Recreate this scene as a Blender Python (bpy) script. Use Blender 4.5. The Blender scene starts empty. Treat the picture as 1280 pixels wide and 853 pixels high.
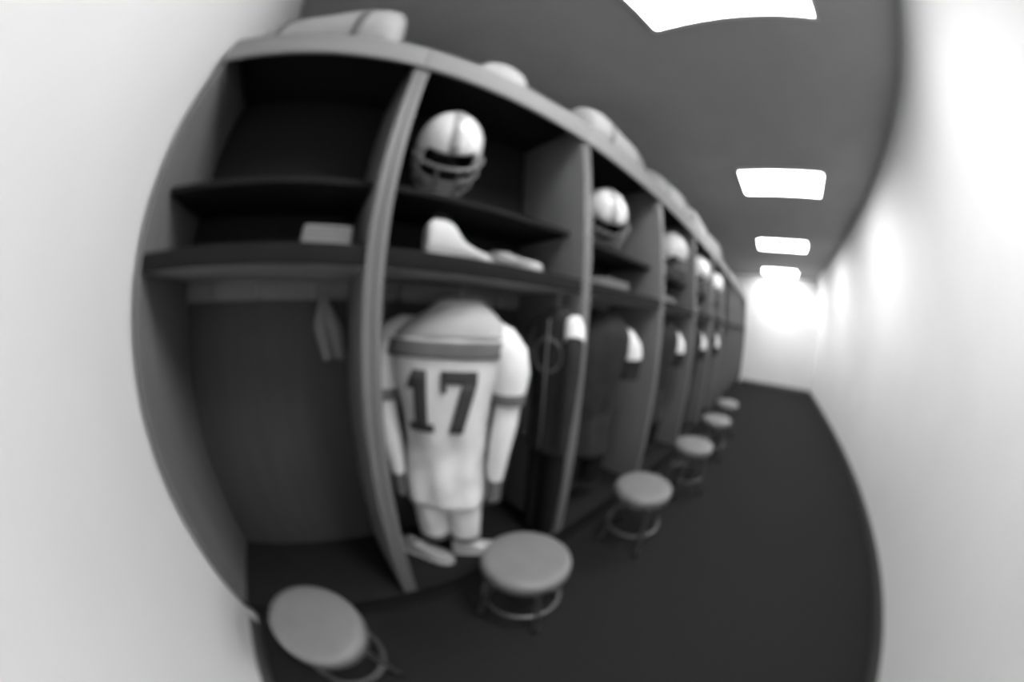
import bpy, bmesh, math, random
from math import sin, cos, pi, radians
from mathutils import Vector, Matrix, noise

random.seed(4)
S = bpy.context.scene
COL = S.collection

# ------------------------------------------------------------------ camera (a fisheye lens), world, exposure
cam = bpy.data.cameras.new('camera')
cam.type = 'PANO'
cam.panorama_type = 'FISHEYE_LENS_POLYNOMIAL'
cam.sensor_fit = 'HORIZONTAL'
cam.sensor_width = 36.0
cam.fisheye_fov = 2 * pi
cam.fisheye_polynomial_k0 = 0.0
cam.fisheye_polynomial_k1 = -0.10159409
cam.fisheye_polynomial_k2 = 0.00175080626
cam.fisheye_polynomial_k3 = -0.000248223204
cam.fisheye_polynomial_k4 = 6.87671129e-06
cam.clip_start = 0.02
cam.dof.use_dof = True
cam.dof.focus_distance = 0.10
cam.dof.aperture_fstop = 17.0
cam_o = bpy.data.objects.new('camera', cam)
R_ = Vector((0.78806648, -0.61295838, 0.0568617))
U_ = Vector((0.01228656, 0.10801278, 0.99407358))
F_ = Vector((0.61546752, 0.78269743, -0.0926524))
m = Matrix((R_, U_, -F_)).transposed().to_4x4()
m.translation = Vector((0.0, -0.807, 1.4088))
cam_o.matrix_world = m
COL.objects.link(cam_o)
S.camera = cam_o

world = bpy.data.worlds.new('world')
world.use_nodes = True
world.node_tree.nodes['Background'].inputs[0].default_value = (0.5, 0.5, 0.5, 1)
world.node_tree.nodes['Background'].inputs[1].default_value = 0.02
S.world = world
S.view_settings.view_transform = 'Standard'
S.view_settings.look = 'None'
S.view_settings.gamma = 1
S.view_settings.exposure = 0.0
LAMP = 29.0          # strength of the ceiling diffusers

# ------------------------------------------------------------------ dimensions (metres)
X1, W = 0.146, 0.90          # first divider seen, width of a locker
FRONT, BACK = 0.0, 0.47
ROOM_L, ROOM_R = X1 - W - 0.03, X1 + 10 * W + 0.03
ROOM_F, ROOM_B, CEIL = -2.6, 0.52, 3.2
BASE_Z, SHELF_B, SHELF_T = 0.20, 1.525, 1.583
UP_B, UP_T = 1.795, 1.818
HDR_B, HDR_T = 2.326, 2.46

# ------------------------------------------------------------------ materials
def mat(name, v, rough=0.6, spec=0.3, metal=0.0, var=0.0, scale=8.0, bump=0.0, bscale=200.0, coat=0.0, stretch=None):
    mt = bpy.data.materials.new(name)
    mt.use_nodes = True
    nt = mt.node_tree
    b = nt.nodes['Principled BSDF']
    b.inputs['Base Color'].default_value = (v, v, v, 1)
    b.inputs['Roughness'].default_value = rough
    b.inputs['Specular IOR Level'].default_value = spec
    b.inputs['Metallic'].default_value = metal
    b.inputs['Coat Weight'].default_value = coat
    tc = nt.nodes.new('ShaderNodeTexCoord')
    src = tc.outputs['Object']
    if stretch:
        mp = nt.nodes.new('ShaderNodeMapping')
        mp.inputs['Scale'].default_value = stretch
        nt.links.new(src, mp.inputs['Vector'])
        src = mp.outputs['Vector']
    if var > 0:
        n = nt.nodes.new('ShaderNodeTexNoise')
        n.inputs['Scale'].default_value = scale
        n.inputs['Detail'].default_value = 5
        r = nt.nodes.new('ShaderNodeMapRange')
        r.inputs['From Min'].default_value = 0.3
        r.inputs['From Max'].default_value = 0.7
        r.inputs['To Min'].default_value = max(0, v * (1 - var))
        r.inputs['To Max'].default_value = min(1, v * (1 + var))
        nt.links.new(src, n.inputs['Vector'])
        nt.links.new(n.outputs['Fac'], r.inputs['Value'])
        nt.links.new(r.outputs['Result'], b.inputs['Base Color'])
    if bump > 0:
        n2 = nt.nodes.new('ShaderNodeTexNoise')
        n2.inputs['Scale'].default_value = bscale
        n2.inputs['Detail'].default_value = 3
        bp = nt.nodes.new('ShaderNodeBump')
        bp.inputs['Strength'].default_value = bump
        bp.inputs['Distance'].default_value = 0.004
        nt.links.new(src, n2.inputs['Vector'])
        nt.links.new(n2.outputs['Fac'], bp.inputs['Height'])
        nt.links.new(bp.outputs['Normal'], b.inputs['Normal'])
    return mt

def emit(name, strength):
    mt = bpy.data.materials.new(name)
    mt.use_nodes = True
    b = mt.node_tree.nodes['Principled BSDF']
    b.inputs['Base Color'].default_value = (0.9, 0.9, 0.9, 1)
    b.inputs['Emission Color'].default_value = (1, 1, 1, 1)
    b.inputs['Emission Strength'].default_value = strength
    return mt

M = dict(
    carpet=mat('carpet', 0.023, 0.95, 0.05, var=0.25, scale=60, bump=0.6, bscale=400),
    ceiling=mat('painted_ceiling', 0.36, 0.9, 0.1, var=0.04, scale=2),
    wall_grey=mat('grey_wall_paint', 0.30, 0.9, 0.1, var=0.04, scale=2),
    wall_white=mat('white_wall_paint', 0.86, 0.8, 0.15, var=0.02, scale=2),
    trim=mat('trim_paint', 0.10, 0.6, 0.3),
    laminate=mat('locker_laminate', 0.165, 0.5, 0.3, var=0.08, scale=5, stretch=(6, 6, 0.6)),
    header=mat('pale_header_laminate', 0.26, 0.75, 0.15, var=0.06, scale=5, stretch=(0.6, 6, 6)),
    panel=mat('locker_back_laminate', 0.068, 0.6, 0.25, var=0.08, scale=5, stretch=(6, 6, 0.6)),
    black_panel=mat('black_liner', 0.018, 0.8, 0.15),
    shelf=mat('dark_shelf_laminate', 0.016, 0.8, 0.1, var=0.1, scale=10),
    base=mat('dark_base_laminate', 0.016, 0.8, 0.1, var=0.1, scale=10),
    metal=mat('brushed_metal', 0.45, 0.35, 0.5, metal=1.0, var=0.08, scale=30),
    leg_metal=mat('dull_leg_metal', 0.16, 0.45, 0.4, metal=0.8, var=0.08, scale=30),
    dark_metal=mat('dark_metal', 0.05, 0.4, 0.5, metal=0.6),
    rubber=mat('black_rubber', 0.02, 0.8, 0.2),
    vinyl=mat('grey_vinyl', 0.20, 0.45, 0.35, var=0.06, scale=12, bump=0.15, bscale=150),
    vinyl_side=mat('dark_vinyl_band', 0.10, 0.5, 0.3),
    white_cloth=mat('white_jersey_cloth', 0.84, 0.85, 0.15, var=0.03, scale=14, bump=0.25, bscale=60),
    pale_cloth=mat('pale_grey_cloth', 0.45, 0.85, 0.15, var=0.04, scale=14, bump=0.25, bscale=60),
    underside=mat('pale_melamine', 0.45, 0.6, 0.2),
    grey_cloth=mat('grey_cloth', 0.16, 0.9, 0.1, var=0.08, scale=14, bump=0.25, bscale=60),
    dark_cloth=mat('dark_cloth', 0.035, 0.9, 0.12, var=0.15, scale=14, bump=0.25, bscale=60),
    black_cloth=mat('black_cloth', 0.012, 0.9, 0.1, var=0.15, scale=14, bump=0.25, bscale=60),
    number=mat('dark_number_twill', 0.06, 0.7, 0.2),
    helmet=mat('white_helmet_shell', 0.84, 0.22, 0.5, coat=0.6),
    stripe=mat('grey_helmet_stripe', 0.40, 0.3, 0.5, coat=0.5),
    cage=mat('grey_facemask', 0.16, 0.4, 0.4),
    padding=mat('black_padding', 0.02, 0.9, 0.1),
    bag=mat('light_grey_bag_cloth', 0.46, 0.8, 0.2, var=0.06, scale=20, bump=0.3, bscale=120),
    strap=mat('grey_webbing', 0.22, 0.85, 0.15, bump=0.3, bscale=300),
    terry=mat('white_terry', 0.42, 0.95, 0.05, var=0.05, scale=40, bump=0.8, bscale=250),
    grey_terry=mat('grey_terry', 0.26, 0.95, 0.05, var=0.06, scale=40, bump=0.8, bscale=250),
    shoe=mat('white_leather', 0.62, 0.45, 0.35, var=0.03, scale=20),
    grey_shoe=mat('grey_leather', 0.30, 0.5, 0.3, var=0.05, scale=20),
    sole=mat('pale_rubber', 0.50, 0.7, 0.2),
    lamp=emit('lamp_diffuser', LAMP),
    lamp_frame=mat('white_lamp_frame', 0.80, 0.5, 0.3),
)

# ------------------------------------------------------------------ mesh helpers
class MB:
    """Collects shapes and links them as ONE mesh object."""
    def __init__(self):
        self.bm = bmesh.new()

    def box(self, x0, x1, y0, y1, z0, z1, bev=0.0):
        t = bmesh.new()
        r = bmesh.ops.create_cube(t, size=1)
        for v in r['verts']:
            v.co = Vector(((x0 + x1) / 2 + v.co.x * (x1 - x0), (y0 + y1) / 2 + v.co.y * (y1 - y0), (z0 + z1) / 2 + v.co.z * (z1 - z0)))
        if bev > 0:
            bmesh.ops.bevel(t, geom=t.edges[:], offset=bev, segments=2, profile=0.6, affect='EDGES')
        self._merge(t)
        return self

    def _merge(self, t):
        me = bpy.data.meshes.new('tmp')
        t.to_mesh(me)
        t.free()
        self.bm.from_mesh(me)
        bpy.data.meshes.remove(me)

    def loft(self, rings, cap0=True, cap1=True, closed=True):
        bm = self.bm
        vs = [[bm.verts.new(p) for p in r] for r in rings]
        n = len(rings[0])
        for a, b in zip(vs, vs[1:]):
            for i in range(n if closed else n - 1):
                j = (i + 1) % n
                bm.faces.new((a[i], a[j], b[j], b[i]))
        if closed and cap0:
            bm.faces.new(list(reversed(vs[0])))
        if closed and cap1:
            bm.faces.new(vs[-1])
        return self

    def tube(self, pts, r, n=8, closed=False):
        pts = [Vector(p) for p in pts]
        rad = r if isinstance(r, (list, tuple)) else [r] * len(pts)
        rings = []
        N = None
        for i, p in enumerate(pts):
            if closed:
                d = pts[(i + 1) % len(pts)] - pts[i - 1]
            else:
                d = pts[min(i + 1, len(pts) - 1)] - pts[max(i - 1, 0)]
            d.normalize()
            if N is None:
                N = d.orthogonal().normalized()
            N = (N - d * N.dot(d)).normalized()
            B = d.cross(N)
            rings.append([p + (N * cos(2 * pi * k / n) + B * sin(2 * pi * k / n)) * rad[i] for k in range(n)])
        if closed:
            rings.append(rings[0])
            self.loft(rings, False, False)
            bmesh.ops.remove_doubles(self.bm, verts=self.bm.verts[:], dist=1e-6)
        else:
            self.loft(rings)
        return self

    def lathe(self, prof, n=40, c=(0, 0)):
        rings = [[(c[0] + r * cos(2 * pi * k / n), c[1] + r * sin(2 * pi * k / n), z) for k in range(n)] for r, z in prof]
        return self.loft(rings)

    def build(self, name, material, parent=None, smooth=True, solid=0.0, sub=0):
        bm = self.bm
        bmesh.ops.recalc_face_normals(bm, faces=bm.faces[:])
        me = bpy.data.meshes.new(name)
        bm.to_mesh(me)
        bm.free()
        me.materials.append(material)
        if smooth:
            for p in me.polygons:
                p.use_smooth = True
            me.set_sharp_from_angle(angle=radians(38))
        o = bpy.data.objects.new(name, me)
        COL.objects.link(o)
        if solid:
            md = o.modifiers.new('thickness', 'SOLIDIFY')
            md.thickness = solid
            md.offset = -1
        if sub:
            md = o.modifiers.new('smooth', 'SUBSURF')
            md.levels = md.render_levels = sub
        if parent:
            o.parent = parent
        return o

def ell(cx, cy, z, a, b, n=32, p=2.0, wob=0.0, k=5, ph=0.0):
    out = []
    for i in range(n):
        t = 2 * pi * i / n
        c, s = cos(t), sin(t)
        w = 1 + wob * sin(k * t + ph)
        out.append((cx + a * w * math.copysign(abs(c) ** (2 / p), c), cy + b * w * math.copysign(abs(s) ** (2 / p), s), z))
    return out

def thing(name, label, cat, loc=(0, 0, 0), rz=0.0, group=None):
    o = bpy.data.objects.new(name, None)
    o.empty_display_size = 0.1
    COL.objects.link(o)
    o.location = loc
    o.rotation_euler = (0, 0, rz)
    tag(o, label, cat, group)
    return o

def tag(o, label, cat, group=None):
    o['label'] = label
    o['category'] = cat
    if group:
        o['group'] = group
    return o

def struct(o):
    o['kind'] = 'structure'
    return o

def dup(root, loc, rz=0.0, label=None):
    def cp(o, parent):
        c = o.copy()
        COL.objects.link(c)
        if parent:
            c.parent = parent
        for ch in o.children:
            cp(ch, c)
        return c
    r = cp(root, None)
    r.location = loc
    r.rotation_euler = (0, 0, rz)
    if label:
        r['label'] = label
    return r

# ------------------------------------------------------------------ the room
struct(MB().box(ROOM_L - .1, ROOM_R + .1, ROOM_F - .1, ROOM_B + .1, -.1, 0).build('floor', M['carpet'], smooth=False))
struct(MB().box(ROOM_L - .1, ROOM_R + .1, ROOM_F - .1, ROOM_B + .1, CEIL, CEIL + .1).build('ceiling', M['ceiling'], smooth=False))
struct(MB().box(ROOM_L - .1, ROOM_R + .1, ROOM_B, ROOM_B + .1, 0, CEIL).build('wall_back', M['wall_grey'], smooth=False))
struct(MB().box(ROOM_L - .1, ROOM_R + .1, ROOM_F - .1, ROOM_F, 0, CEIL).build('wall_front', M['wall_white'], smooth=False))
struct(MB().box(ROOM_L - .1, ROOM_L, ROOM_F, ROOM_B, 0, CEIL).build('wall_left', M['wall_white'], smooth=False))
struct(MB().box(ROOM_R, ROOM_R + .1, ROOM_F, ROOM_B, 0, CEIL).build('wall_right', M['wall_white'], smooth=False))
struct(MB().box(ROOM_L, ROOM_R, ROOM_F, ROOM_F + .014, 0, .1, .004).build('baseboard_front', M['trim']))
struct(MB().box(ROOM_L, ROOM_L + .014, ROOM_F + .014, -.02, 0, .1, .004).build('baseboard_left', M['trim']))
struct(MB().box(ROOM_R - .014, ROOM_R, ROOM_F + .014, -.02, 0, .1, .004).build('baseboard_right', M['trim']))

# ------------------------------------------------------------------ ceiling lights
ORD = ['first', 'second', 'third', 'fourth', 'fifth', 'sixth', 'seventh', 'eighth', 'ninth', 'tenth', 'eleventh']

def make_light():
    t = thing('ceiling_light', '', 'light', group='ceiling lights along the aisle')
    f = MB()
    w, l = .30, .60
    for a in ((-w, -w + .025, -l, l), (w - .025, w, -l, l), (-w + .025, w - .025, -l, -l + .025), (-w + .025, w - .025, l - .025, l)):
        f.box(a[0], a[1], a[2], a[3], -.035, 0, .003)
    f.build('frame', M['lamp_frame'], t)
    MB().box(-w + .025, w - .025, -l + .025, l - .025, -.028, -.012, .004).build('diffuser', M['lamp'], t)
    return t
lt = make_light()
LABL = ['glowing white rectangular ceiling light nearest the front, above the aisle by the first lockers',
        'second glowing ceiling light along the aisle ceiling', 'third glowing ceiling light along the aisle ceiling',
        'fourth glowing ceiling light, far down the aisle']
for i in range(4):
    loc = (0.78 + 2.6 * i, -1.205, CEIL)
    o = lt if i == 0 else dup(lt, loc)
    o.location = loc
    o['label'] = LABL[i]

# ------------------------------------------------------------------ lockers
PT = 0.03     # half of a divider: each locker has its own side panels
def make_locker():
    t = thing('locker', '', 'locker', group='open lockers in a row along the wall')
    w = W / 2
    g = 0.0008
    for s in (-1, 1):
        a, b = (-w + g, -w + PT) if s < 0 else (w - PT, w - g)
        MB().box(a, b, FRONT, BACK, BASE_Z, HDR_T - .031, .004).build('side_panel', M['laminate'], t)
    MB().box(-w + g, w - g, FRONT - .018, FRONT - .0005, HDR_B, HDR_T, .004).build('header', M['header'], t)
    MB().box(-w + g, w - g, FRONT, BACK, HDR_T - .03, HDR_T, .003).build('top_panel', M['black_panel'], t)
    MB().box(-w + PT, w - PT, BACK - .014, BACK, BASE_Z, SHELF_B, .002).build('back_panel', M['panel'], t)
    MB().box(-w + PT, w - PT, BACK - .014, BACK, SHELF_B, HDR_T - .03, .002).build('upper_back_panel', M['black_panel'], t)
    sf = MB().box(-w + PT, w - PT, FRONT + .022, BACK - .014, SHELF_B + .004, SHELF_T, .003).build('shelf', M['shelf'], t)
    MB().box(-w + PT, w - PT, FRONT + .004, FRONT + .022, SHELF_B, SHELF_T, .003).build('edge_trim', M['shelf'], sf)
    MB().box(-w + PT, w - PT, FRONT + .022, BACK - .014, SHELF_B, SHELF_B + .0038).build('underside', M['underside'], sf)
    MB().box(-w + PT, w - PT, FRONT + .09, BACK - .014, UP_B, UP_T, .003).build('upper_shelf', M['shelf'], t)
    r = MB().box(-w + PT, w - PT, BACK - .036, BACK - .014, 1.440, 1.523, .004).build('hook_rail', M['header'], t)
    for x in (-.26, 0.0, .26):
        h = MB()
        h.tube([(x, BACK - .036, 1.49), (x, BACK - .075, 1.485), (x, BACK - .085, 1.50)], .005, 6)
        h.tube([(x, BACK - .036, 1.455), (x, BACK - .07, 1.445), (x, BACK - .085, 1.455), (x, BACK - .088, 1.472)], .005, 6)
        h.build('hook', M['metal'], r)
    MB().box(-w + g, w - g, FRONT + .0, BACK, BASE_Z - .04, BASE_Z, .004).build('base_board', M['base'], t)
    MB().box(-w + g, w - g, FRONT + .03, BACK, 0, BASE_Z - .04).build('toe_kick', M['rubber'], t)
    return t
def midx(k):
    return X1 + W * (k - .5)
lk = make_locker()
LOCK = ['open grey locker at the left end of the row, with a bare lower half',
        'open grey locker holding the white number 17 uniform',
        'open grey locker right after the one with the number 17 uniform',
        'fourth open grey locker from the left end of the row',
        'fifth open grey locker from the left end of the row',
        'sixth open grey locker from the left end of the row',
        'seventh open grey locker from the left, a narrow sliver far away',
        'eighth open grey locker from the left, a narrow sliver far away',
        'ninth open grey locker from the left, last but one of the row',
        'tenth open grey locker from the left, at the far end of the row']
LOCK[8] = 'ninth open grey locker from the left, third from the far end'
LOCK[9] = 'tenth open grey locker from the left, last but one of the row'
LOCK.append('eleventh open grey locker from the left, at the far end of the row')
for k in range(11):
    o = lk if k == 0 else dup(lk, (0, 0, 0))
    o.location = (midx(k), 0, 0)
    o['label'] = LOCK[k]

# ------------------------------------------------------------------ helmets
def make_helmet():
    t = thing('football_helmet', '', 'helmet', group='white helmets on the upper shelves')
    A, B, Cc = .118, .145, .135        # half width, half length, height of the dome above the ear line
    Z0 = .165                           # ear line above the resting point
    def surf(phi, th, off=0.0):
        # phi 0 = front (-y); th 0 = crown
        x = (A + off) * sin(th) * sin(phi)
        y = -(B + off) * sin(th) * cos(phi)
        z = Z0 + (Cc + off) * cos(th)
        if th > pi / 2:
            e = th - pi / 2
            x = (A + off) * (1 - .10 * e * e) * sin(phi)
            y = -(B + off) * (1 - .22 * e * e) * cos(phi)
            z = Z0 - .145 * e
        return (x, y, z)
    def low(phi):
        a = abs((phi + pi) % (2 * pi) - pi)
        f = min(1, max(0, (a - radians(46)) / radians(20)))
        f = f * f * (3 - 2 * f)
        front = radians(74)
        side = radians(90 + 58)
        back = radians(90 + 46)
        g = min(1, max(0, (a - radians(95)) / radians(60)))
        return front * (1 - f) + (side * (1 - g) + back * g) * f
    n, mrow = 56, 16
    rings = []
    for j in range(1, mrow + 1):
        rings.append([surf(2 * pi * i / n, low(2 * pi * i / n) * j / mrow) for i in range(n)])
    b = MB()
    b.loft(rings, cap0=True, cap1=False)
    sh = b.build('shell', M['helmet'], t, solid=.010)
    st = MB()                           # stripe over the crown
    rows = []
    for j in range(15):
        th = radians(72) - j / 14 * radians(72 + 118)
        rr = []
        for s in (-1, 0, 1):
            phi, tt = (0, th) if th >= 0 else (pi, -th)
            p = Vector(surf(phi, tt, .0022))
            p.x += s * .016
            p.z -= .0006 * abs(s)
            rr.append(p)
        rows.append(rr)
    st.loft(rows, closed=False)
    st.build('crown_stripe', M['stripe'], t, solid=.001)
    pd = MB()
    pr = [[surf(2 * pi * i / n, low(2 * pi * i / n) * j / mrow * .97, -.016) for i in range(n)] for j in range(1, mrow + 1)]
    pd.loft(pr, cap0=True, cap1=False)
    pd.build('inner_padding', M['padding'], t, solid=.006)
    for s in (-1, 1):
        e = MB()
        c = Vector(surf(s * radians(97), radians(112), .002))
        e.tube([c + Vector((s * .000, 0, 0)) + Vector((0, .016 * cos(q * pi / 6), .016 * sin(q * pi / 6))) for q in range(12)], .0035, 6, closed=True)
        e.build('ear_hole', M['rubber'], t)
    cg = MB()
    def bar(z, reach, wide, r=.0062, a0=78):
        pts = []
        for i in range(15):
            a = radians(-a0 + 2 * a0 * i / 14)
            pts.append((wide * sin(a), -.02 - reach * cos(a) ** .8 if cos(a) > 0 else -.02, z + .006 * cos(a)))
        cg.tube(pts, r, 8)
    bar(.165, .163, .122)
    bar(.115, .172, .118)
    bar(.065, .168, .108)
    bar(.028, .155, .090, a0=80)
    for x in (-.035, .035):
        cg.tube([(x, -.176, .168), (x, -.188, .118), (x, -.184, .068), (x * .9, -.170, .032)], .0058, 8)
    for s in (-1, 1):
        cg.tube([(s * .116, -.045, .168), (s * .114, -.06, .115), (s * .106, -.055, .065), (s * .088, -.045, .030)], .0058, 8)
    cg.build('facemask', M['cage'], t)
    cs = MB()
    rows = []
    for i in range(11):
        a = -1 + 2 * i / 10
        x = .098 * a
        y = -.03 - .085 * (1 - a * a) ** .6 if abs(a) < 1 else -.03
        z = .075 - .045 * (1 - a * a)
        hh = .010 + .014 * (1 - abs(a)) ** .5
        rows.append([(x, y, z - hh), (x, y - .004, z), (x, y, z + hh)])
    cs.loft(rows, closed=False)
    cs.build('chin_strap', M['terry'], t, solid=.004)
    return t
hm = make_helmet()
HEL = {1: 'white football helmet with grey facemask on the upper shelf above the number 17 jersey',
       2: 'white football helmet, half hidden by the divider right of the number 17 locker',
       3: 'white helmet on the upper shelf of the fourth locker from the left',
       4: 'small distant white helmet on the upper shelf of the fifth locker',
       5: 'small distant white helmet on the upper shelf of the sixth locker'}
HT = radians(60)                        # the helmets lean forward on their facemasks
HZ = -1.13 * min((v.co.y * sin(HT) + v.co.z * cos(HT)) for ch in hm.children for v in ch.data.vertices) + .004
first = True
for k in sorted(HEL):
    loc = {1: (0.425, .31, UP_T), 2: (1.53, .30, UP_T)}.get(k, (midx(k) + .07, .27, UP_T))
    rz = {1: radians(-14), 2: radians(-35)}.get(k, radians(-30 + 6 * k))
    o = hm if first else dup(hm, loc)
    first = False
    o.location = loc
    o.rotation_euler = (HT, 0, rz)
    o.scale = (1.13, 1.13, 1.13)
    o.location.z = UP_T + HZ
    o['label'] = HEL[k]

# ------------------------------------------------------------------ uniforms on hangers
def lean(z):                                # the collar sits a little to one side of the hem
    f = max(0, min(1, (z - 1.26) / .17))
    return .05 * f * f * (3 - 2 * f)

def lerp_table(tab, z):
    for (z0, *a), (z1, *b) in zip(tab, tab[1:]):
        if z0 >= z >= z1:
            f = (z0 - z) / (z0 - z1)
            return [p + (q - p) * f for p, q in zip(a, b)]
    return list(tab[0][1:]) if z > tab[0][0] else list(tab[-1][1:])

TORSO = [(1.462, .068, .056), (1.445, .080, .066), (1.425, .105, .082), (1.395, .142, .104), (1.36, .184, .124), (1.31, .226, .138),
         (1.25, .232, .142), (1.17, .210, .138), (1.08, .186, .130), (.98, .172, .120), (.88, .166, .112), (.78, .166, .110), (.66, .170, .110), (.56, .172, .110)]

def tsurf(x, z, off=.003):
    a, b = lerp_table(TORSO, z)
    u = max(-.98, min(.98, x / a))
    return Vector((x, -(b + off) * (1 - abs(u) ** 2.4) ** (1 / 2.4) - off * .5, z))

def digit_mesh(polys, cx, z0, z1, w):
    """polys in a 0..1 by 0..1 box, each a quad; draped on the front of the torso"""
    b = MB()
    for q in polys:
        n = 6
        for i in range(n):
            for j in range(n):
                pts = []
                for (u, v) in ((i / n, j / n), ((i + 1) / n, j / n), ((i + 1) / n, (j + 1) / n), (i / n, (j + 1) / n)):
                    px = (q[0][0] * (1 - u) + q[1][0] * u) * (1 - v) + (q[3][0] * (1 - u) + q[2][0] * u) * v
                    pz = (q[0][1] * (1 - u) + q[1][1] * u) * (1 - v) + (q[3][1] * (1 - u) + q[2][1] * u) * v
                    pts.append(b.bm.verts.new(tsurf(cx + (px - .5) * w, z0 + pz * (z1 - z0), .006)))
                b.bm.faces.new(pts)
    bmesh.ops.remove_doubles(b.bm, verts=b.bm.verts[:], dist=1e-5)
    return b

ONE = [((.36, 0), (.78, 0), (.78, 1), (.36, 1)), ((.12, .70), (.36, .70), (.36, 1), (.22, .86)), ((.16, 0), (.36, 0), (.36, .14), (.16, .14)), ((.78, 0), (.98, 0), (.98, .14), (.78, .14))]
SEVEN = [((.0, .80), (1, .80), (1, 1), (0, 1)), ((.22, 0), (.62, 0), (1, .80), (.58, .80)), ((0, .66), (.16, .66), (.16, .80), (0, .80))]

def make_uniform(name, label, cat, body, sleeve, cuff, yoke, pants, number=None, long_sleeve=None, group=None, short=False):
    t = thing(name, label, cat, group=group)
    n = 64
    rings = []
    zs = [1.462, 1.452, 1.44, 1.425, 1.41, 1.395, 1.375, 1.355, 1.33, 1.30, 1.26, 1.22, 1.17, 1.12, 1.06, 1.0, .94, .88, .82, .76, .70, .64, .58]
    def folds(ring, z):
        out = []
        g = max(.15, min(1, (1.32 - z) / .45))
        for x, y, zz in ring:
            r = math.hypot(x, y) + 1e-6
            d = g * (.026 * noise.noise((x * 9, y * 9, z * 2.2 + x * 3)) + .012 * noise.noise((x * 16 + 5, y * 16, z * 9 - x * 6)))
            if y < 0 and abs(x) < .15 and .94 < z < 1.23:
                d *= .15
            out.append((x + x / r * d, y + y / r * d, zz))
        return out
    zs = [zs[0]] + [b_ for a_, c_ in zip(zs, zs[1:]) for b_ in ((a_ + c_) / 2, c_)]
    for z in zs:
        a, b = lerp_table(TORSO, z)
        wob = max(0, min(1, (1.2 - z) / .4)) * .030
        rings.append(folds(ell(lean(z), 0, z, a, b, n, 2.4), z))
    jb = MB()
    jb.loft(rings, cap0=False, cap1=False)
    jersey = jb.build('jersey', body, t, solid=.006)
    MB().tube([(.05 + .074 * cos(q * pi / 12), .062 * sin(q * pi / 12), 1.462 + .010 * sin(q * pi / 12)) for q in range(24)], .010, 8, closed=True).build('collar', cuff, jersey)
    if yoke:                                   # darker shoulder panel, front and back
        y = MB()
        rows = []
        for z in (1.305, 1.29, 1.275, 1.26, 1.245):
            a, b = lerp_table(TORSO, z)
            rows.append(ell(lean(z), 0, z, a + .006, b + .006, n, 2.4))
        y.loft(rows, cap0=False, cap1=False)
        y.build('chest_stripe', yoke, jersey, solid=.003)
    if yoke and number:
        y = MB()
        y.loft([ell(lean(z), 0, z, lerp_table(TORSO, z)[0] + .006, lerp_table(TORSO, z)[1] + .006, n, 2.4) for z in (1.448, 1.44, 1.425, 1.41, 1.395, 1.378, 1.36, 1.345, 1.33, 1.318)], cap0=False, cap1=False)
        y.build('shoulder_yoke', M['pale_cloth'], jersey, solid=.003)
    if number:
        digit_mesh(ONE, -.082, .965, 1.205, .120).build('digit', M['number'], jersey, solid=.0015)
        digit_mesh(SEVEN, .066, .965, 1.205, .128).build('digit', M['number'], jersey, solid=.0015)
    for s in (-1, 1):
        sl = MB()
        path = [Vector((s * .110, 0, 1.325)), Vector((s * .160, 0, 1.318)), Vector((s * .202, -.005, 1.292)), Vector((s * .238, -.012, 1.245)), Vector((s * .252, -.018, 1.18)), Vector((s * .250, -.02, 1.10))]
        if short:
            path = path[:5]
        sl.tube(path, [.060, .074, .083, .085, .078, .066][:len(path)], 18)
        so = sl.build('sleeve', sleeve, jersey)
        cf = MB()
        cf.tube([Vector((s * .250, -.02, 1.185 if short else 1.105)), Vector((s * .250, -.022, 1.06))], [.080 if short else .069, .064], 18)
        cf.build('sleeve_cuff', cuff, jersey)
        if long_sleeve:
            ls = MB()
            ls.tube([(s * .250, -.022, 1.058), (s * .242, -.026, .98), (s * .226, -.03, .88), (s * .215, -.03, .78), (s * .21, -.03, .72)], [.050, .050, .046, .040, .034], 14)
            ls.build('undershirt_sleeve', long_sleeve, t)
            lc = MB()
            lc.tube([(s * .21, -.03, .718), (s * .208, -.03, .67), (s * .207, -.03, .60)], [.034, .030, .028], 14)
            lc.build('undershirt_cuff', M['grey_cloth'], t)
    if pants:
        pb = MB()
        for s in (-1, 1):
            rows = []
            for z, c, a, b in ((.70, .074, .078, .084), (.60, .077, .080, .088), (.52, .077, .079, .086), (.44, .076, .077, .080), (.37, .075, .074, .075), (.34, .075, .072, .073)):
                rows.append(ell(s * c, 0, z, a, b, 22, 2.2, .03, 5, z * 9 + s))
            pb.loft(rows)
        pb.build('pants', pants, t)
        for s in (-1, 1):
            MB().loft([ell(s * .075, 0, z, .0765, .0775, 22, 2.2) for z in (.365, .335)], True, True).build('leg_hem', cuff, t)
    hk = MB()
    hk.tube([(-.10, 0, 1.375), (0, 0, 1.44), (.05, 0, 1.455), (.10, 0, 1.44), (.17, 0, 1.375)], .006, 8)
    hk.tube([(.05, 0, 1.455), (.05, 0, 1.495), (.062, 0, 1.508), (.062, 0, 1.5245)], .003, 6)
    hk.build('hanger', M['metal'], t)
    return t

UY = .205
u1 = make_uniform('football_uniform', 'white football uniform with dark number 17 hanging in the locker', 'uniform',
                  M['white_cloth'], M['white_cloth'], M['grey_cloth'], M['grey_cloth'], M['white_cloth'], True, M['white_cloth'], 'uniforms hanging in the lockers')
u1.location = (.475, UY, 0)
u1.rotation_euler = (0, 0, radians(-33))

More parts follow.
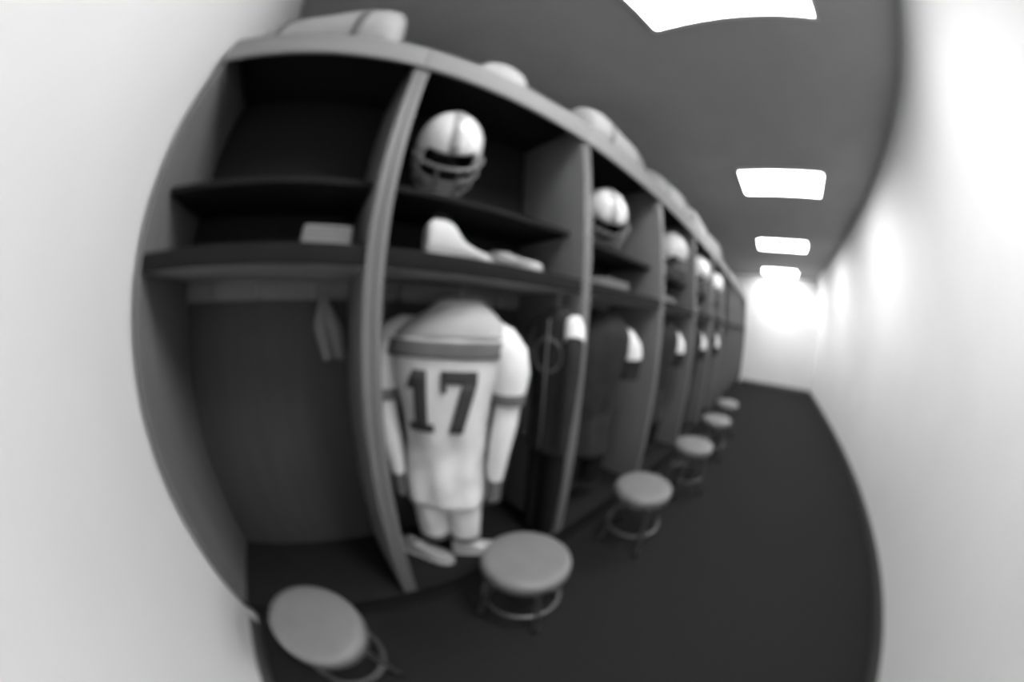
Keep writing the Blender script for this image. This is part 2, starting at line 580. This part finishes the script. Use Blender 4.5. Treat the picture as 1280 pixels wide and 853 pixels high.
u2 = make_uniform('football_uniform', '', 'uniform', M['dark_cloth'], M['white_cloth'], M['dark_cloth'], None, M['black_cloth'], short=True,
                  group='uniforms hanging in the lockers')
UNI = {2: 'dark jersey with white sleeves hanging in the locker right of the number 17 uniform',
       3: 'dark jersey with white sleeves in the fourth locker from the left',
       4: 'dark jersey with white sleeves in the fifth locker from the left',
       5: 'distant dark jersey with white sleeves in the sixth locker'}
for i, k in enumerate(sorted(UNI)):
    o = u2 if i == 0 else dup(u2, (0, 0, 0))
    o.location = (midx(k) - .10, UY - .01, 0)
    o.rotation_euler = (0, 0, radians(-30))
    o['label'] = UNI[k]

# ------------------------------------------------------------------ dark jacket beside the number 17 uniform
def make_jacket():
    t = thing('jacket', 'black jacket with a white shoulder patch and black trousers, right of the number 17 uniform', 'jacket')
    b = MB()
    rows = []
    for z, a, d in ((1.45, .05, .04), (1.43, .075, .05), (1.405, .13, .058), (1.36, .158, .066), (1.28, .160, .07), (1.15, .152, .07), (1.0, .148, .068), (.86, .150, .07), (.78, .150, .07)):
        rows.append(ell(0, 0, z, a, d, 30, 2.3, .03, 6, z * 5))
    b.loft(rows, cap0=False)
    body = b.build('jacket_body', M['dark_cloth'], t)
    for s in (-1, 1):
        MB().tube([(s * .12, -.01, 1.385), (s * .155, -.035, 1.32), (s * .165, -.05, 1.18), (s * .16, -.055, 1.0), (s * .155, -.055, .84)], [.04, .048, .046, .042, .034], 14).build('sleeve', M['dark_cloth'], t)
        if s > 0:
            MB().tube([(s * .118, -.008, 1.394), (s * .140, -.020, 1.362), (s * .152, -.030, 1.325), (s * .156, -.036, 1.31)], [.044, .053, .0545, .054], 14).build('shoulder_patch', M['white_cloth'], t)
    g = MB()
    g.tube([(.10 * cos(q * pi / 10), -.074 + .012 * abs(cos(q * pi / 10)), 1.24 + .075 * sin(q * pi / 10)) for q in range(20)], .006, 8, closed=True)
    g.build('chest_ring', M['grey_cloth'], body)
    MB().tube([(0, -.068, 1.40), (0, -.0735, 1.2), (0, -.0735, .8)], .004, 6).build('zipper', M['metal'], body)
    tr = MB()
    for s in (-1, 1):
        tr.loft([ell(s * .068, 0, z, a, d, 18, 2.2, .03, 5, z * 9 + s) for z, a, d in ((.775, .064, .058), (.6, .066, .058), (.4, .058, .05), (.24, .052, .046))])
    tr.build('trousers', M['black_cloth'], t)
    h = MB()
    h.tube([(0, 0, 1.44), (0, 0, 1.495), (.012, 0, 1.508), (.012, 0, 1.5245)], .003, 6)
    h.build('hanger', M['metal'], t)
    return t
jk = make_jacket()
jk.location = (.950, .078, 0)
jk.scale = (.76, .84, 1)
jk.rotation_euler = (0, 0, radians(-84))

# ------------------------------------------------------------------ stools
def make_stool():
    t = thing('stool', '', 'stool', group='round padded stools in front of the lockers')
    R = .185
    MB().lathe([(.001, .470), (.08, .4695), (.15, .467), (R - .012, .462), (R - .003, .453), (R, .442), (R, .432)], 56).build('seat', M['vinyl'], t)
    MB().lathe([(.001, .4325), (R + .002, .4325), (R + .003, .425), (R + .003, .405), (R - .01, .400), (.001, .400)], 56).build('seat_band', M['vinyl_side'], t)
    MB().tube([(.175 * cos(q * pi / 18), .175 * sin(q * pi / 18), .17) for q in range(36)], .009, 8, closed=True).build('foot_ring', M['leg_metal'], t)
    for q in range(4):
        a = pi / 4 + q * pi / 2
        c, s = cos(a), sin(a)
        lg = MB().tube([(.13 * c, .13 * s, .405), (.150 * c, .150 * s, .30), (.205 * c, .205 * s, .012)], .0125, 10).build('leg', M['leg_metal'], t)
        MB().lathe([(.012, .03), (.017, .026), (.018, .004), (.016, 0)], 14, (.2055 * c, .2055 * s)).build('rubber_foot', M['rubber'], lg)
    return t
stl = make_stool()
STL = ['grey padded stool at the bottom left, nearest to the camera',
       'grey padded stool in front of the number 17 uniform', 'third grey stool along the row, in front of the dark jersey locker',
       'fourth grey stool along the row of lockers', 'fifth grey stool, small and far down the row',
       'sixth grey stool, tiny at the far end of the stools']
for k in range(6):
    o = stl if k == 0 else dup(stl, (0, 0, 0))
    o.location = (-.2976 + W * k, -.249 + [-.0, .03, -.01, -.06, -.08, -.06][k], 0)
    o.rotation_euler = (0, 0, [.2, .5, .1, .8, .35, .6][k])
    o['label'] = STL[k]

# ------------------------------------------------------------------ duffel bags on top of the lockers
def make_bag():
    t = thing('duffel_bag', '', 'bag', group='duffel bags on top of the lockers')
    L, r = .35, .185
    rows = []
    for x, f in ((-L, .45), (-L + .012, .78), (-L + .04, .93), (-L + .09, 1.0), (-.15, 1.02), (0, .97), (.15, 1.02), (L - .09, 1.0), (L - .04, .93), (L - .012, .78), (L, .45)):
        ring = []
        for i in range(32):
            a = 2 * pi * i / 32
            y, z = r * f * cos(a), r * f * sin(a) * (1 + .03 * sin(3 * a + x * 9))
            if z < -.13:
                z = -.13
            ring.append((x, y, z + .13))
        rows.append(ring)
    b = MB()
    b.loft(rows)
    body = b.build('bag_body', M['bag'], t)
    MB().tube([(x, 0, .13 + r * (1.03 if abs(x) > .05 else 1.005)) for x in [-.24 + .06 * i for i in range(9)]], .006, 6).build('zipper', M['strap'], body)
    for y in (-1, 1):
        pts = []
        for i in range(13):
            a = pi * i / 12
            pts.append((-.11 * cos(a), y * (.125 - .05 * sin(a)), .235 + .085 * sin(a)))
        MB().tube(pts, .011, 8).build('handle', M['strap'], t)
    for x in (-.19, .19):
        rr = []
        for i in range(33):
            a = -.75 + (pi + 1.5) * i / 32
            rr.append([(x + d, r * 1.045 * cos(a), max(.13 + r * 1.045 * sin(a), .002)) for d in (-.018, .018)])
        MB().loft(rr, closed=False).build('strap_band', M['strap'], t, solid=.003)
    return t
bg = make_bag()
BAG = {0: ((-.36, .20), radians(-14), 'pale duffel bag on top of the left end locker'),
       1: ((.59, .27), radians(74), 'small pale duffel bag set back on top of the number 17 locker'),
       2: ((1.47, .18), radians(6), 'pale duffel bag on top of the locker right of the number 17 one'),
       3: ((2.44, .20), radians(-4), 'pale duffel bag on top of the fourth locker from the left'),
       4: ((3.36, .20), radians(4), 'pale duffel bag on top of the fifth locker from the left'),
       5: ((4.26, .20), radians(-4), 'far pale duffel bag on top of the sixth locker')}
for i, k in enumerate(sorted(BAG)):
    o = bg if i == 0 else dup(bg, (0, 0, 0))
    (x, y), rz, lab = BAG[k]
    o.location = (x, y, HDR_T)
    o.scale = (.62, .80, .80) if k == 1 else ((1.06, 1.08, 1.08) if k == 0 else (1, 1, 1))
    o.rotation_euler = (0, 0, rz)
    o['label'] = lab

# ------------------------------------------------------------------ shoes
def make_shoe(label, upper, loc, rz, group, high=1.0):
    t = thing('shoe', label, 'shoe', loc, rz, group)
    L = .28
    sec = [(0, .026, .085), (.02, .034, .100), (.06, .037, .102), (.085, .037, .098), (.10, .037, .092), (.115, .038, .086), (.13, .039, .080), (.145, .041, .074), (.18, .045, .062), (.22, .046, .052), (.255, .038, .043), (.275, .020, .034), (.28, .006, .028)]
    sec = [(x, w, h * (1 + (high - 1) * max(0, min(1, (.16 - x) / .06)) ** 1.5)) for x, w, h in sec]
    def ring(x, w, z0, z1):
        out = []
        for i in range(18):
            a = 2 * pi * i / 18
            c, s = cos(a), sin(a)
            out.append((x, w * math.copysign(abs(c) ** .8, c), (z0 + z1) / 2 + (z1 - z0) / 2 * math.copysign(abs(s) ** .7, s)))
        return out
    MB().loft([ring(x, w, .018, h) for x, w, h in sec]).build('upper', upper, t)
    MB().loft([ring(x, w + .004, 0, .022 + (.004 if x > .2 else 0)) for x, w, h in sec]).build('sole', M['sole'], t)
    MB().tube([(.055 + .030 * cos(q * pi / 8), .026 * sin(q * pi / 8), .104 * high - .010 * cos(q * pi / 8)) for q in range(16)], .006, 8, closed=True).build('ankle_collar', M['padding'], t)
    for i in range(4):
        x = .115 + .024 * i
        h = (.0885 - .0115 * i) * (1 + (high - 1) * max(0, min(1, (.16 - x) / .06)) ** 1.5)
        MB().tube([(x, -.024, h - .008), (x + .004, 0, h + .003), (x, .024, h - .008)], .0028, 6).build('lace', M['terry'], t)
    return t
make_shoe('white high-top shoe pointing right, on the shelf under the helmet', M['shoe'], (.335, .12, SHELF_T), radians(4), None, 1.45)
make_shoe('low white shoe on the same shelf, right of the high-top, toe outward', M['shoe'], (.70, .30, SHELF_T), radians(-72), None)
make_shoe('white shoe on the locker base below the number 17 uniform', M['shoe'], (.475, .19, BASE_Z), radians(-30), None)
make_shoe('grey shoe left of the white one, below the number 17 uniform', M['grey_shoe'], (.25, .315, BASE_Z), radians(-50), None)

# ------------------------------------------------------------------ towels and folded cloths
def folded_cloth(label, loc, rz, lx, ly, layers, material, name='folded_towel', cat='towel', group=None):
    t = thing(name, label, cat, loc, rz, group)
    th = .016
    for i in range(layers):
        z = th * i
        rows = []
        for x, f in ((-1, .5), (-.97, .85), (-.85, 1), (0, 1.0), (.85, 1), (.97, .85), (1, .5)):
            ring = []
            for q in range(16):
                a = 2 * pi * q / 16
                c, s = cos(a), sin(a)
                ring.append((x * lx / 2 * (1 - .02 * i), ly / 2 * f * math.copysign(abs(c) ** .5, c) * (1 - .03 * i) + .004 * sin(9 * x + i), z + th / 2 + th / 2 * f * math.copysign(abs(s) ** .8, s)))
            rows.append(ring)
        MB().loft(rows).build('fold', material, t)
    return t
folded_cloth('low folded white towel on the shelf of the left end locker', (-.015, .13, SHELF_T), .1, .17, .20, 4, M['terry'])
for i, k in enumerate((2, 3, 4)):
    folded_cloth(['folded white towel on the shelf of the locker after number 17', 'folded white towel on the shelf of the fourth locker', 'folded white towel on the shelf of the fifth locker'][i],
                 (midx(k) - .05, .18, SHELF_T), .1 * i, .30, .22, 4, M['terry'], group='folded towels on the lower shelves')

def hanging_towel():
    t = thing('hand_towel', 'small pale towel hanging from a hook in the left end locker', 'towel')
    rows = []
    for i in range(13):
        f = i / 12
        z = 1.462 - .24 * f
        w = .012 + .050 * min(1, f * 2.2) - .022 * max(0, f - .55)
        row = []
        for q in range(13):
            u = -1 + q / 6
            row.append((u * w + .055 * f, .012 * sin(u * 7 + 1) * min(1, .3 + f) - .006, z - .015 * abs(u) * f))
        rows.append(row)
    MB().loft(rows, closed=False).build('cloth', M['grey_terry'], t, solid=.007)
    MB().tube([(0, -.004, 1.458), (-.008, -.004, 1.468), (0, -.004, 1.478), (.008, -.004, 1.468)], .002, 6, closed=True).build('loop', M['strap'], t)
    return t
ht = hanging_towel()
ht.location = (X1 - W / 2 + .26 + .045, BACK - .083, -.01)
